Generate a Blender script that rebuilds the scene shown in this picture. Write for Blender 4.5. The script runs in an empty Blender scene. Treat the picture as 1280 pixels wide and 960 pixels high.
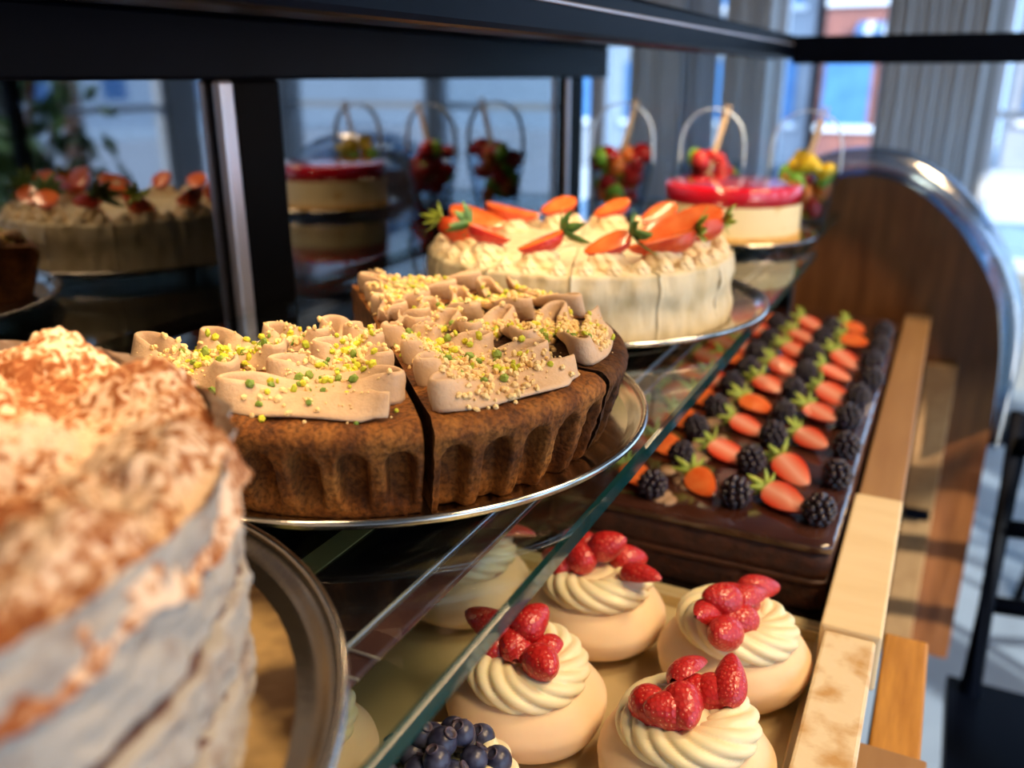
import bpy, bmesh, math, random
from math import sin, cos, pi, radians, sqrt, atan, hypot
from mathutils import Vector, Matrix, Euler, noise
from mathutils.bvhtree import BVHTree

# ---------------------------------------------------------------- scene, camera, light
# All lengths below are centimetres measured from the lens (X towards the customers, Y along the
# counter, Z up); H lifts them above the floor.
S = bpy.context.scene
COL = S.collection
H = 130.0
def W(x, y, z): return Vector((x/100, y/100, (z+H)/100))

cd = bpy.data.cameras.new('camera'); cam = bpy.data.objects.new('camera', cd); COL.objects.link(cam)
pitch = atan(385/1100); yaw = math.atan(570/hypot(1100, 385))
cam.location = W(0, 0, 0)
cam.rotation_euler = (pi/2-pitch, 0, yaw)
cd.sensor_width = 36; cd.lens = 1100/1280*36
cd.clip_start = 0.02; cd.clip_end = 200
cd.dof.use_dof = True; cd.dof.focus_distance = 0.44; cd.dof.aperture_fstop = 5.1
S.camera = cam

w = bpy.data.worlds.new('sky'); S.world = w; w.use_nodes = True
bg = w.node_tree.nodes['Background']
bg.inputs[0].default_value = (0.48, 0.69, 1.0, 1); bg.inputs[1].default_value = 3.1

def light(name, kind, loc, rot, energy, color, sx=.1, sy=.1, angle=None):
    l = bpy.data.lights.new(name, kind); l.energy = energy; l.color = color
    if kind == 'AREA': l.shape = 'RECTANGLE'; l.size = sx; l.size_y = sy
    if kind == 'SUN': l.angle = radians(1)
    o = bpy.data.objects.new(name, l); COL.objects.link(o); o.location = loc; o.rotation_euler = rot
    return o
sd = Vector((-.70, .50, -.46)).to_track_quat('-Z', 'Y').to_euler()
light('sun', 'SUN', (3, 3, 5), sd, 9.0, (1, .93, .82))
S.cycles.transparent_max_bounces = 24
WARM = (1.0, .70, .40)
# the strip lamp under the case roof, behind the front beam
light('case_lamp', 'AREA', W(-28.05, 66, 4.0), (0, radians(3), 0), 2.7, WARM, .009, 1.35)
# unseen warm ceiling lamps, added to light the lower tray
light('ceiling_fill', 'AREA', W(85, 20, 112), (0, radians(36), 0), 21, (1, .70, .39), .35, .35)
light('ceiling_fill', 'AREA', W(70, 100, 112), (0, radians(30), 0), 19, (1, .70, .39), .35, .35)

S.view_settings.view_transform = 'Standard'; S.view_settings.look = 'None'
S.view_settings.gamma = 1; S.view_settings.use_curve_mapping = False
S.view_settings.exposure = 0.0

# ---------------------------------------------------------------- materials
def new_mat(name):
    m = bpy.data.materials.new(name); m.use_nodes = True
    nt = m.node_tree; b = nt.nodes['Principled BSDF']; return m, nt, b
def ramp(nt, stops):
    r = nt.nodes.new('ShaderNodeValToRGB'); e = r.color_ramp.elements
    while len(e) < len(stops): e.new(0.5)
    for k, (p, c) in enumerate(stops): e[k].position = p; e[k].color = (*c, 1)
    return r
def tex(nt, kind, scale, detail=4, dist=0, vec=None, stretch=None):
    t = nt.nodes.new('ShaderNodeTex'+kind); t.inputs['Scale'].default_value = scale
    if kind == 'Noise': t.inputs['Detail'].default_value = detail; t.inputs['Distortion'].default_value = dist
    if vec is None: vec = nt.nodes.new('ShaderNodeTexCoord').outputs['Object']
    if stretch:
        mp = nt.nodes.new('ShaderNodeMapping'); mp.inputs['Scale'].default_value = stretch
        nt.links.new(vec, mp.inputs['Vector']); vec = mp.outputs['Vector']
    nt.links.new(vec, t.inputs['Vector']); return t
def mat(name, c, rough=.5, c2=None, scale=60, lo=.35, hi=.65, bump=0, bscale=None, metal=0, spec=None,
        sss=0, detail=4, stretch=None, dist=0, coat=0, aniso=0, bdist=.002):
    m, nt, b = new_mat(name)
    b.inputs['Roughness'].default_value = rough; b.inputs['Metallic'].default_value = metal
    if spec is not None: b.inputs['Specular IOR Level'].default_value = spec
    if coat: b.inputs['Coat Weight'].default_value = coat; b.inputs['Coat Roughness'].default_value = .08
    if sss:
        b.inputs['Subsurface Weight'].default_value = sss; b.inputs['Subsurface Scale'].default_value = .006
        b.inputs['Subsurface Radius'].default_value = (1, .6, .35)
    t = tex(nt, 'Noise', scale, detail, dist, None, stretch)
    r = ramp(nt, [(lo, c), (hi, c2 or tuple(x*.93 for x in c))])
    nt.links.new(t.outputs['Fac'], r.inputs['Fac']); nt.links.new(r.outputs['Color'], b.inputs['Base Color'])
    if bump:
        t2 = tex(nt, 'Noise', bscale or scale*3, 6, 0, None, stretch)
        bp = nt.nodes.new('ShaderNodeBump'); bp.inputs['Strength'].default_value = bump; bp.inputs['Distance'].default_value = bdist
        nt.links.new(t2.outputs['Fac'], bp.inputs['Height']); nt.links.new(bp.outputs['Normal'], b.inputs['Normal'])
    return m
def pane(name, tint, gain=1.0, rough=.0, base=.04):
    m = bpy.data.materials.new(name); m.use_nodes = True; nt = m.node_tree; nt.nodes.clear()
    o = nt.nodes.new('ShaderNodeOutputMaterial'); mx = nt.nodes.new('ShaderNodeMixShader')
    tr = nt.nodes.new('ShaderNodeBsdfTransparent'); gl = nt.nodes.new('ShaderNodeBsdfGlossy')
    tr.inputs[0].default_value = (*tint, 1); gl.inputs['Roughness'].default_value = rough
    lw = nt.nodes.new('ShaderNodeLayerWeight'); lw.inputs[0].default_value = .5
    pw = nt.nodes.new('ShaderNodeMath'); pw.operation = 'POWER'; pw.inputs[1].default_value = 5; nt.links.new(lw.outputs['Facing'], pw.inputs[0])
    fr = nt.nodes.new('ShaderNodeMath'); fr.operation = 'MULTIPLY_ADD'; fr.inputs[1].default_value = (1-base)*gain; fr.inputs[2].default_value = base; fr.use_clamp = True
    nt.links.new(pw.outputs[0], fr.inputs[0])
    nt.links.new(fr.outputs[0], mx.inputs[0]); nt.links.new(tr.outputs[0], mx.inputs[1]); nt.links.new(gl.outputs[0], mx.inputs[2])
    nt.links.new(mx.outputs[0], o.inputs[0]); return m

M = {}
M['mocha'] = mat('mocha_cream', (.50, .335, .205), .55, (.57, .39, .245), 90, bump=.25, bscale=500, sss=.15, spec=.3)
M['pist'] = mat('pistachio', (.34, .44, .02), .6, (.70, .60, .03), 140, .3, .7, bump=.3)
M['pistd'] = mat('pistachio_dark', (.10, .20, .02), .6, (.25, .33, .04), 140)
M['nut'] = mat('chopped_nut', (.78, .52, .20), .6, (.85, .63, .30), 140, bump=.3)
M['steel'] = mat('steel', (.72, .69, .64), .16, (.62, .60, .56), 30, metal=1)
M['steel_b'] = mat('brushed_steel', (.34, .29, .23), .26, (.22, .19, .16), 25, metal=1, bump=.05, bscale=300)
M['gold'] = mat('gold_card', (.62, .40, .16), .38, (.07, .035, .015), 16, .46, .60, metal=.5, bump=.3, bscale=120)
M['tray'] = mat('tray', (.62, .50, .27), .35, (.70, .58, .34), 14, metal=.35, bump=.06)
M['black'] = mat('black_metal', (.0008, .0015, .004), .4, (.0015, .0025, .006), 8, spec=.04)
M['blackm'] = mat('black_matt', (.0015, .0015, .002), .5, (.0025, .002, .002), 8, spec=.03)
M['deck'] = mat('black_glossy_deck', (.006, .005, .007), .12, (.010, .007, .010), 6, spec=.5)
M['maroon'] = mat('maroon_lacquer', (.045, .018, .022), .15, (.07, .03, .032), 18)
M['gold_s'] = mat('gold_strip', (.60, .46, .18), .35, (.50, .38, .14), 20, metal=.4)
M['alu'] = mat('aluminium', (.62, .58, .62), .35, (.5, .47, .5), 10, metal=.8)
M['glass'] = pane('shelf_glass', (.90, .95, .93))
M['clear'] = pane('clear_glass', (.92, .96, .98))
M['plastic'] = pane('clear_plastic', (.86, .92, .97), rough=.15)
M['edge'] = mat('glass_edge', (.002, .018, .022), .06, (.005, .06, .06), 12, .3, .7, stretch=(1, .3, 1))
M['mirror'] = mat('dark_door_glass', (.18, .18, .19), .03, (.19, .19, .20), 3, metal=1)
M['mering'] = mat('meringue', (.84, .62, .40), .6, (.88, .68, .46), 25, bump=.12, bscale=70, sss=.25, spec=.3)
M['cream'] = mat('whipped_cream', (.88, .76, .46), .42, (.91, .81, .54), 60, bump=.08, bscale=300, sss=.3)
M['leaf'] = mat('strawberry_leaf', (.24, .36, .03), .5, (.44, .50, .07), 120)
M['leafd'] = mat('dark_leaf', (.04, .12, .025), .5, (.10, .22, .04), 120)
M['flesh_o'] = mat('strawberry_flesh', (.80, .12, .02), .22, (.88, .22, .06), 70, .35, .7, coat=.5)
M['bb'] = mat('blackberry', (.008, .006, .012), .22, (.03, .012, .02), 150, coat=.3)
M['blue'] = mat('blueberry', (.018, .018, .045), .35, (.09, .10, .17), 130, .4, .75, bump=.1)
M['crown'] = mat('berry_crown', (.10, .07, .09), .5, (.03, .02, .04), 200)
M['choc'] = mat('chocolate_sponge', (.075, .022, .010), .75, (.035, .012, .007), 120, bump=.6, bscale=400)
M['glaze'] = mat('chocolate_glaze', (.040, .012, .007), .16, (.075, .03, .02), 22, .4, .75, coat=.9, bump=.05)
M['ganache'] = mat('ganache_layer', (.09, .03, .015), .5, (.05, .017, .01), 80, bump=.3)
M['jelly'] = mat('red_jelly', (.75, .01, .03), .08, (.60, .005, .02), 20, coat=1, sss=.2)
M['cheese'] = mat('cheesecake', (.86, .70, .38), .5, (.70, .42, .12), 55, .58, .72, bump=.1)
M['biscuit'] = mat('biscuit', (.62, .33, .07), .8, (.75, .48, .15), 160, bump=.8)
M['ccream'] = mat('cake_cream', (.64, .55, .36), .55, (.46, .36, .18), 70, .45, .8, bump=.5, bscale=160, sss=.1, stretch=(1, 1, .35))
M['ctop'] = mat('cake_top_cream', (.80, .66, .42), .45, (.68, .50, .26), 60, .4, .7, bump=.3, bscale=140)
M['oak'] = mat('oak', (.62, .30, .06), .4, (.42, .18, .03), 30, .3, .7, bump=.1, stretch=(6, .6, 6))
M['brown'] = mat('brown_wood', (.27, .10, .03), .32, (.13, .042, .012), 14, .3, .7, bump=.05, stretch=(3, 3, .5), coat=.3)
M['tan'] = mat('tan_board', (.40, .23, .10), .45, (.32, .17, .07), 14, .3, .7, stretch=(4, .4, 4))
M['creamb'] = mat('cream_board', (.86, .70, .44), .55, (.80, .62, .36), 16, .3, .7, stretch=(1, 4, 1))
M['trav'] = mat('travertine', (.82, .68, .46), .45, (.58, .34, .13), 55, .46, .72, bump=.3, bscale=90)
M['wall'] = mat('plaster', (.42, .42, .42), .8, (.36, .37, .38), 3)
M['curt'] = mat('curtain', (.68, .70, .72), .9, (.55, .58, .62), 9, .3, .7, stretch=(6, 6, .1))
M['curtl'] = mat('pale_curtain', (.55, .62, .72), .9, (.45, .53, .64), 9, .3, .7, stretch=(6, 6, .1))
M['floor'] = mat('floor_tile', (.30, .36, .44), .35, (.24, .29, .36), 4)
M['ceil'] = mat('ceiling_paint', (.10, .11, .12), .9)
M['red_br'] = mat('brick_facade', (.34, .13, .10), .85, (.24, .10, .09), 6)
M['blue_p'] = mat('blue_paint', (.05, .17, .42), .5, (.08, .24, .5), 4)
M['white_p'] = mat('white_paint', (.80, .84, .90), .5, (.72, .78, .86), 4)
M['grey_p'] = mat('grey_facade', (.26, .30, .36), .8, (.34, .38, .44), 1.5)
M['pave'] = mat('paving', (.55, .60, .66), .8, (.47, .51, .58), 2)
M['foli'] = mat('foliage', (.03, .10, .03), .6, (.08, .22, .05), 9)
M['yel'] = mat('yellow_fruit', (.85, .62, .02), .3, (.75, .50, .02), 60)
M['grn'] = mat('green_fruit', (.18, .42, .03), .3, (.30, .55, .05), 60)
M['rdf'] = mat('red_fruit', (.55, .02, .02), .25, (.35, .01, .01), 60)
M['orf'] = mat('orange_fruit', (.80, .22, .02), .3, (.75, .15, .02), 60)
M['fork'] = mat('birch', (.80, .65, .42), .6, (.74, .58, .36), 40)
M['lamp'] = mat('lamp_diffuser', (1, .8, .5), .5)
_b = M['lamp'].node_tree.nodes['Principled BSDF']
_b.inputs['Emission Color'].default_value = (1, .75, .45, 1); _b.inputs['Emission Strength'].default_value = 6

def strawberry_skin():
    m, nt, b = new_mat('strawberry_skin'); b.inputs['Roughness'].default_value = .32; b.inputs['Coat Weight'].default_value = .25
    v = tex(nt, 'Voronoi', 420)
    r = ramp(nt, [(0, (.90, .50, .30)), (.22, (.60, .03, .025)), (1, (.42, .006, .010))]); r.color_ramp.interpolation = 'LINEAR'
    nt.links.new(v.outputs['Distance'], r.inputs['Fac']); nt.links.new(r.outputs['Color'], b.inputs['Base Color'])
    bp = nt.nodes.new('ShaderNodeBump'); bp.inputs['Strength'].default_value = .7; bp.inputs['Distance'].default_value = .0008
    nt.links.new(v.outputs['Distance'], bp.inputs['Height']); nt.links.new(bp.outputs['Normal'], b.inputs['Normal'])
    return m
M['straw'] = strawberry_skin()
def flesh():
    # cut face: pale heart, red rim, by the distance from the berry's own axis
    m, nt, b = new_mat('strawberry_cut'); b.inputs['Roughness'].default_value = .18; b.inputs['Coat Weight'].default_value = .5
    tc = nt.nodes.new('ShaderNodeTexCoord'); sx = nt.nodes.new('ShaderNodeSeparateXYZ'); nt.links.new(tc.outputs['Object'], sx.inputs[0])
    a = nt.nodes.new('ShaderNodeMath'); a.operation = 'ABSOLUTE'; nt.links.new(sx.outputs['Y'], a.inputs[0])
    mu = nt.nodes.new('ShaderNodeMath'); mu.operation = 'MULTIPLY'; mu.inputs[1].default_value = 75; nt.links.new(a.outputs[0], mu.inputs[0])
    r = ramp(nt, [(0, (.88, .42, .32)), (.35, (.84, .24, .15)), (.8, (.74, .06, .02)), (1, (.58, .015, .01))])
    nt.links.new(mu.outputs[0], r.inputs['Fac']); nt.links.new(r.outputs['Color'], b.inputs['Base Color']); return m
M['flesh'] = flesh()
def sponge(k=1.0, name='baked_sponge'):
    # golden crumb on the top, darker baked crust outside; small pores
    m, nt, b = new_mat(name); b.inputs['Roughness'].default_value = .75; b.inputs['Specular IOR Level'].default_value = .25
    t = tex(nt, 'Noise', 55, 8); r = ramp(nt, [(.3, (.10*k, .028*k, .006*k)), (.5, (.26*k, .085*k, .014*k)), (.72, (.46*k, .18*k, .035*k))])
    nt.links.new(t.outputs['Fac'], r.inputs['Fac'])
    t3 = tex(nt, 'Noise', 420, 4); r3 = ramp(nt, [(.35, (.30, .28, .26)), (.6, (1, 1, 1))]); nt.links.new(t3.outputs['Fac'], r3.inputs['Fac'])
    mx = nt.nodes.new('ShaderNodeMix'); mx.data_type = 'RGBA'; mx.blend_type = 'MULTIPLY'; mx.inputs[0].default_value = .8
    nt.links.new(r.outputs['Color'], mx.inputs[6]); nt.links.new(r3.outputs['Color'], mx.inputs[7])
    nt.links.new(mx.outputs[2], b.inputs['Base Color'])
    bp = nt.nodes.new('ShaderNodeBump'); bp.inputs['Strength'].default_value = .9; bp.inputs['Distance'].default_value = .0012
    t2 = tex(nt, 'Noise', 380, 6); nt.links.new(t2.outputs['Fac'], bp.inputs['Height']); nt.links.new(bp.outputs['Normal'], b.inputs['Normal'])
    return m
M['sponge'] = sponge(.72); M['sponge_d'] = sponge(.28, 'dark_sponge')  # second copy scales the same colours darker, for one slice
def cocoa():
    m, nt, b = new_mat('cocoa_dusted_cream'); b.inputs['Roughness'].default_value = .8; b.inputs['Specular IOR Level'].default_value = .2
    t = tex(nt, 'Noise', 210, 5, 1.2); big = tex(nt, 'Noise', 22, 2)
    ad = nt.nodes.new('ShaderNodeMath'); ad.operation = 'ADD'; nt.links.new(t.outputs['Fac'], ad.inputs[0])
    ml = nt.nodes.new('ShaderNodeMath'); ml.operation = 'MULTIPLY'; ml.inputs[1].default_value = .80; nt.links.new(big.outputs['Fac'], ml.inputs[0]); nt.links.new(ml.outputs[0], ad.inputs[1])
    r = ramp(nt, [(.80, (.78, .57, .40)), (.87, (.50, .24, .11)), (.98, (.25, .075, .022))])
    nt.links.new(ad.outputs[0], r.inputs['Fac']); nt.links.new(r.outputs['Color'], b.inputs['Base Color'])
    bp = nt.nodes.new('ShaderNodeBump'); bp.inputs['Strength'].default_value = .6; bp.inputs['Distance'].default_value = .002
    nt.links.new(t.outputs['Fac'], bp.inputs['Height']); nt.links.new(bp.outputs['Normal'], b.inputs['Normal']); return m
M['cocoa'] = cocoa()
M['side'] = mat('smeared_cream', (.38, .34, .29), .6, (.22, .15, .11), 75, .52, .76, bump=.8, bscale=110, detail=8, bdist=.003, stretch=(1, 1, 1.3))
M['tira'] = mat('dark_soaked_layer', (.07, .03, .03), .6, (.14, .06, .05), 90, bump=.6)

# ---------------------------------------------------------------- mesh helpers (centimetres)
def mk(name, V, F, m, smooth=True, mi=None):
    me = bpy.data.meshes.new(name); me.from_pydata([(v[0]/100, v[1]/100, v[2]/100) for v in V], [], F)
    for k in (m if isinstance(m, (list, tuple)) else [m]): me.materials.append(k)
    if smooth: me.polygons.foreach_set('use_smooth', [True]*len(me.polygons))
    if mi: me.polygons.foreach_set('material_index', mi)
    me.update(); return me
def link(name, me, parent=None, loc=(0, 0, 0), rot=(0, 0, 0), sc=1):
    o = bpy.data.objects.new(name, me); COL.objects.link(o)
    if parent: o.parent = parent; o.location = (loc[0]/100, loc[1]/100, loc[2]/100)
    else: o.location = W(*loc)
    o.rotation_euler = rot; o.scale = (sc,)*3 if isinstance(sc, (int, float)) else sc
    return o
def tag(o, label, cat, group=None, kind=None):
    o['label'] = label; o['category'] = cat
    if group: o['group'] = group
    if kind: o['kind'] = kind
    return o
def thing(name, label, cat, loc, rz=0, group=None):
    o = bpy.data.objects.new(name, None); COL.objects.link(o); o.location = W(*loc); o.rotation_euler = (0, 0, rz)
    o.empty_display_size = .02
    return tag(o, label, cat, group)
def copy_tree(o, parent=None):
    c = o.copy(); COL.objects.link(c)
    if parent: c.parent = parent
    for k in ('label', 'group'):
        if parent is None and k in c: del c[k]
    for ch in list(o.children): copy_tree(ch, c)
    return c
class MB:
    def __init__(s): s.V = []; s.F = []; s.I = []
    def add(s, V, F, mi=0):
        n = len(s.V); s.V += [tuple(v) for v in V]; s.F += [tuple(i+n for i in f) for f in F]; s.I += [mi]*len(F); return s
    def box(s, x0, x1, y0, y1, z0, z1, mi=0):
        V = [(x, y, z) for z in (z0, z1) for y in (y0, y1) for x in (x0, x1)]
        return s.add(V, [(0, 2, 3, 1), (4, 5, 7, 6), (0, 1, 5, 4), (2, 6, 7, 3), (0, 4, 6, 2), (1, 3, 7, 5)], mi)
    def lathe(s, P, n=48, c=(0, 0, 0), mi=0, a0=0):
        V = []; F = []; k = len(P)
        for i in range(n):
            a = a0+2*pi*i/n
            for r, z in P: V.append((c[0]+r*cos(a), c[1]+r*sin(a), c[2]+z))
        for i in range(n):
            j = (i+1) % n
            for q in range(k-1): F.append((i*k+q, j*k+q, j*k+q+1, i*k+q+1))
        return s.add(V, F, mi)
    def tube(s, pts, r, n=8, mi=0, cap=True):
        pts = [Vector(p) for p in pts]; V = []; F = []; N = len(pts); up = Vector((0, 0, 1))
        for i, p in enumerate(pts):
            t = (pts[min(i+1, N-1)]-pts[max(i-1, 0)]).normalized()
            a = t.cross(up)
            if a.length < .05: a = t.cross(Vector((1, 0, 0)))
            a.normalize(); b = t.cross(a); rr = r[i] if isinstance(r, (list, tuple)) else r
            for k in range(n):
                g = 2*pi*k/n; V.append(p+a*rr*cos(g)+b*rr*sin(g))
        for i in range(N-1):
            for k in range(n): l = (k+1) % n; F.append((i*n+k, i*n+l, (i+1)*n+l, (i+1)*n+k))
        if cap: F += [tuple(range(n))[::-1], tuple(range((N-1)*n, N*n))]
        return s.add(V, F, mi)
    def me(s, name, m, smooth=False): return mk(name, s.V, s.F, m, smooth, s.I)
def bevel(o, wd=.15, seg=2):
    b = o.modifiers.new('bevel', 'BEVEL'); b.width = wd/100; b.segments = seg; b.limit_method = 'ANGLE'; return o
def boxo(name, x0, x1, y0, y1, z0, z1, m, parent, bv=.1):
    cx, cy = (x0+x1)/2, (y0+y1)/2
    px, py, pz = (parent.location[0]*100, parent.location[1]*100, parent.location[2]*100-H) if parent else (0, 0, 0)
    o = link(name, MB().box(x0-cx, x1-cx, y0-cy, y1-cy, 0, z1-z0).me(name, m), parent, (cx-px, cy-py, z0-pz))
    if bv: bevel(o, bv)
    return o
ICO = None
def ico(sub=0):
    bm = bmesh.new(); bmesh.ops.create_icosphere(bm, subdivisions=sub+1, radius=1)
    V = [v.co.copy() for v in bm.verts]; F = [tuple(v.index for v in f.verts) for f in bm.faces]; bm.free(); return V, F
ICO0 = ico(0); ICO1 = ico(1); ICO2 = ico(2)
def n3(x, y, z): return noise.noise(Vector((x, y, z)))
def sm(a, b, x): t = max(0, min(1, (x-a)/(b-a))); return t*t*(3-2*t)

# ---------------------------------------------------------------- the room
def struct(name, me, loc=(0, 0, 0)):
    o = link(name, me, None, loc); o['kind'] = 'structure'; return o
struct('floor', MB().box(-400, 260, -200, 440, -6, 0).me('floor', M['floor']), (0, 0, -H))
struct('ceiling', MB().box(-400, 260, -200, 440, 0, 10).me('ceiling', M['ceil']), (0, 0, 122))
struct('wall_left', MB().box(-8, 0, -200, 440, 0, 252).me('wall_left', mat('dark_wall', (.035, .026, .022), .7, (.05, .04, .03), 3)), (-320, 0, -H))
struct('wall_front', MB().box(-320, 260, -8, 0, 0, 252).me('wall_front', M['wall']), (0, -190, -H))

def window(n, x0, x1, y, z0, z1, along='x', bars=()):
    root = bpy.data.objects.new('window_%d' % n, None); COL.objects.link(root)
    root['kind'] = 'structure'
    if along == 'x': root.location = W((x0+x1)/2, y, z0)
    else: root.location = W(y, (x0+x1)/2, z0); root.rotation_euler = (0, 0, pi/2)
    wd = x1-x0; ht = z1-z0
    link('pane', MB().box(-wd/2, wd/2, -.4, .4, 0, ht).me('pane', M['clear']), root)
    f = MB()
    f.box(-wd/2-3, -wd/2, -3, 3, 0, ht).box(wd/2, wd/2+3, -3, 3, 0, ht).box(-wd/2-3, wd/2+3, -3, 3, -4, 0).box(-wd/2-3, wd/2+3, -3, 3, ht, ht+4)
    for b in bars: f.box(-wd/2, wd/2, -2, 2, b-1.5, b+1.5)
    link('window_frame', f.me('window_frame', M['white_p']), root)
    return root
# glazed back wall: windows between piers and hung curtains
wins = [(-196, -166), (-158, -146), (-114, -100), (-74, -34), (14, 62), (72, 140), (152, 250)]
for i, (a, b) in enumerate(wins): window(i+1, a, b, 430, -75, 80, bars=(60,) if i > 3 else ())
prev = -320; piers = []
for a, b in wins+[(260, 260)]:
    if a-prev > 1: piers.append((prev, a))
    prev = b
for i, (a, b) in enumerate(piers):
    struct('wall_back' if i == 0 else 'wall_back.%03d' % i, MB().box(a+3, b-3, -5, 5, 0, 252).me('wall_back', M['wall']), (0, 430, -H))
for i, (a, b) in enumerate(wins):
    struct('wall_back_sill' if i == 0 else 'wall_back_sill.%03d' % i, MB().box(a-3, b+3, -6, 6, 0, 51).me('wall_back_sill', M['wall']), (0, 430, -H))
    struct('wall_back_head' if i == 0 else 'wall_back_head.%03d' % i, MB().box(a-3, b+3, -6, 6, 0, 38).me('wall_back_head', M['wall']), (0, 430, 84))
# glazed street side, seen in the case's rear doors
k = 10
for a, b in [(-60, 20), (45, 125), (150, 230), (255, 335), (350, 420)]:
    window(k, a, b, 250, -110, 100, 'y', bars=(95,)); k += 1
    struct('wall_right_pier' if k == 11 else 'wall_right_pier.%03d' % (k-10), MB().box(-5, 5, b+3, b+22 if b < 420 else 440, 0, 252).me('wall_right_pier', M['wall']), (250, 0, -H))
def curtain(x0, x1, m, label):
    n = int((x1-x0)*2); V = []; F = []
    for i in range(n+1):
        x = x0+(x1-x0)*i/n; y = 2.2*sin(i*.75)+.6*sin(i*.31)
        V += [(x, y, 0), (x, y, 196), (x, y+.5, 196), (x, y+.5, 0)]
    for i in range(n):
        for q in range(4): r = (q+1) % 4; F.append((i*4+q, (i+1)*4+q, (i+1)*4+r, i*4+r))
    o = link('curtain', mk('curtain', V, F, m), None, (0, 415, -112)); tag(o, label, 'curtain'); return o
curtain(-142, -117, M['curt'], 'dark grey curtain hanging left of the bright window slot behind the counter')
curtain(-99, -77, M['curt'], 'grey curtain hanging right of the bright window slot')
curtain(-32, 6, M['curt'], 'wide pale grey curtain behind the arched brown end panel')
curtain(-115.5, -100.5, M['curtl'], 'narrow pale blue sheer curtain behind the middle fruit cup')

# outdoors: paving, two facades
struct('ground', MB().box(-900, 1500, 446, 2200, -6, 0).box(262, 1500, -600, 446, -6, 0).me('ground', M['pave']), (0, 0, -H-1))
def facade(x0, x1, y, h, m, label, cols, rows, rz=0):
    r = thing('townhouse', label, 'building', ((x0+x1)/2, y, -H), rz)
    wd = x1-x0
    link('wall', MB().box(-wd/2, wd/2, 0, 200, 0, h).me('wall', m), r)
    wm = MB().box(-28, 28, -3, 0, 0, 80).me('window', M['blue_p']); fm = MB().box(-34, 34, -6, -3.2, -8, 0).me('sill', M['white_p'])
    for i in range(cols):
        for j in range(rows):
            x = -wd/2+wd*(i+.5)/cols
            wo = link('window', wm, r, (x, 0, 70+150*j)); link('sill', fm, wo, (0, 0, 0))
    link('cornice', MB().box(-wd/2-10, wd/2+10, -20, 0, h-20, h).me('cornice', M['white_p']), r)
facade(-560, -190, 1300, 520, M['grey_p'], 'pale grey street house outside, behind the leftmost windows', 4, 3)
facade(-170, 30, 1250, 560, M['red_br'], 'red-brown street house outside, right of the bright window slot', 3, 3)
facade(60, 420, 1500, 420, M['grey_p'], 'blue-grey street house outside at the right edge of the view', 4, 3)
facade(1500, 2600, 1500, 400, M['white_p'], 'long white street house far to the right outside', 6, 2, rz=radians(-55))
# blue awning in the street
aw = MB(); 
for i in range(12): aw.box(-60+i*10, -50.5+i*10, -40, 0, 0, 4, i % 2)
o = link('awning', aw.me('awning', [M['blue_p'], M['white_p']]), None, (0, 0, 0)); o.rotation_euler = (radians(18), 0, 0); o.parent = bpy.data.objects['townhouse.001']; o.location = (0, 0, 1.9); o['label'] = 'blue and white striped shop awning'

def tree(x, y, h, r, label, seed):
    rnd = random.Random(seed); t = thing('tree', label, 'tree', (x, y, -H))
    link('trunk', MB().tube([(0, 0, 0), (3, 2, h*.35), (0, 0, h*.7)], [9, 7, 4]).me('trunk', M['brown'], True), t)
    mb = MB()
    for i in range(420):
        d = Vector((rnd.gauss(0, 1), rnd.gauss(0, 1), rnd.gauss(0, 1))).normalized()*r*rnd.uniform(.35, 1)
        p = Vector((0, 0, h*.72))+Vector((d.x, d.y, d.z*.8)); s = rnd.uniform(5, 11)
        e = Euler((rnd.uniform(0, 6), rnd.uniform(0, 6), 0)).to_matrix()
        q = [e @ Vector(v)*s for v in ((-1, 0, 0), (0, -.45, .1), (1, 0, 0), (0, .45, .1))]
        mb.add([p+v for v in q], [(0, 1, 2, 3)])
    o = link('foliage', mb.me('foliage', M['foli']), t); o['kind'] = 'stuff'
tree(420, 420, 260, 80, 'bushy green street tree outside the side windows', 3)
tree(520, 150, 260, 70, 'second green street tree farther along outside the side windows', 5)
def plant(x, y, h, r, label, seed):
    rnd = random.Random(seed); t = thing('potted_plant', label, 'plant', (x, y, -H))
    link('pot', MB().lathe([(0, 0), (14, 0), (18, 34), (16, 34), (15, 30), (0, 30)], 28).me('pot', M['grey_p'], True), t)
    mb = MB(); lf = MB()
    for i in range(9):
        a = rnd.uniform(0, 6.28); e = Vector((cos(a)*r*rnd.uniform(.3, .8), sin(a)*r*rnd.uniform(.3, .8), h*rnd.uniform(.6, .95)))
        pts = [Vector((0, 0, 30)), Vector((e.x*.2, e.y*.2, h*.45)), e]; mb.tube(pts, [1.4, 1.1, .5], 6)
        for q in range(26):
            c = pts[1].lerp(e, rnd.random())+Vector((rnd.gauss(0, 7), rnd.gauss(0, 7), rnd.gauss(0, 7))); s_ = rnd.uniform(5, 9)
            E_ = Euler((rnd.uniform(0, 6), rnd.uniform(0, 6), 0)).to_matrix()
            lf.add([c+E_ @ Vector(v)*s_ for v in ((-1, 0, 0), (0, -.4, .15), (1, 0, 0), (0, .4, .15))], [(0, 1, 2, 3)])
    link('stems', mb.me('stems', M['brown'], True), t); o = link('foliage', lf.me('foliage', M['foli']), t); o['kind'] = 'stuff'
plant(205, 218, 165, 42, 'tall leafy potted plant by the side windows, seen mirrored in the rear door', 11)
plant(205, 140, 150, 30, 'slimmer potted plant by the side windows, nearer the camera', 12)

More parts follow.
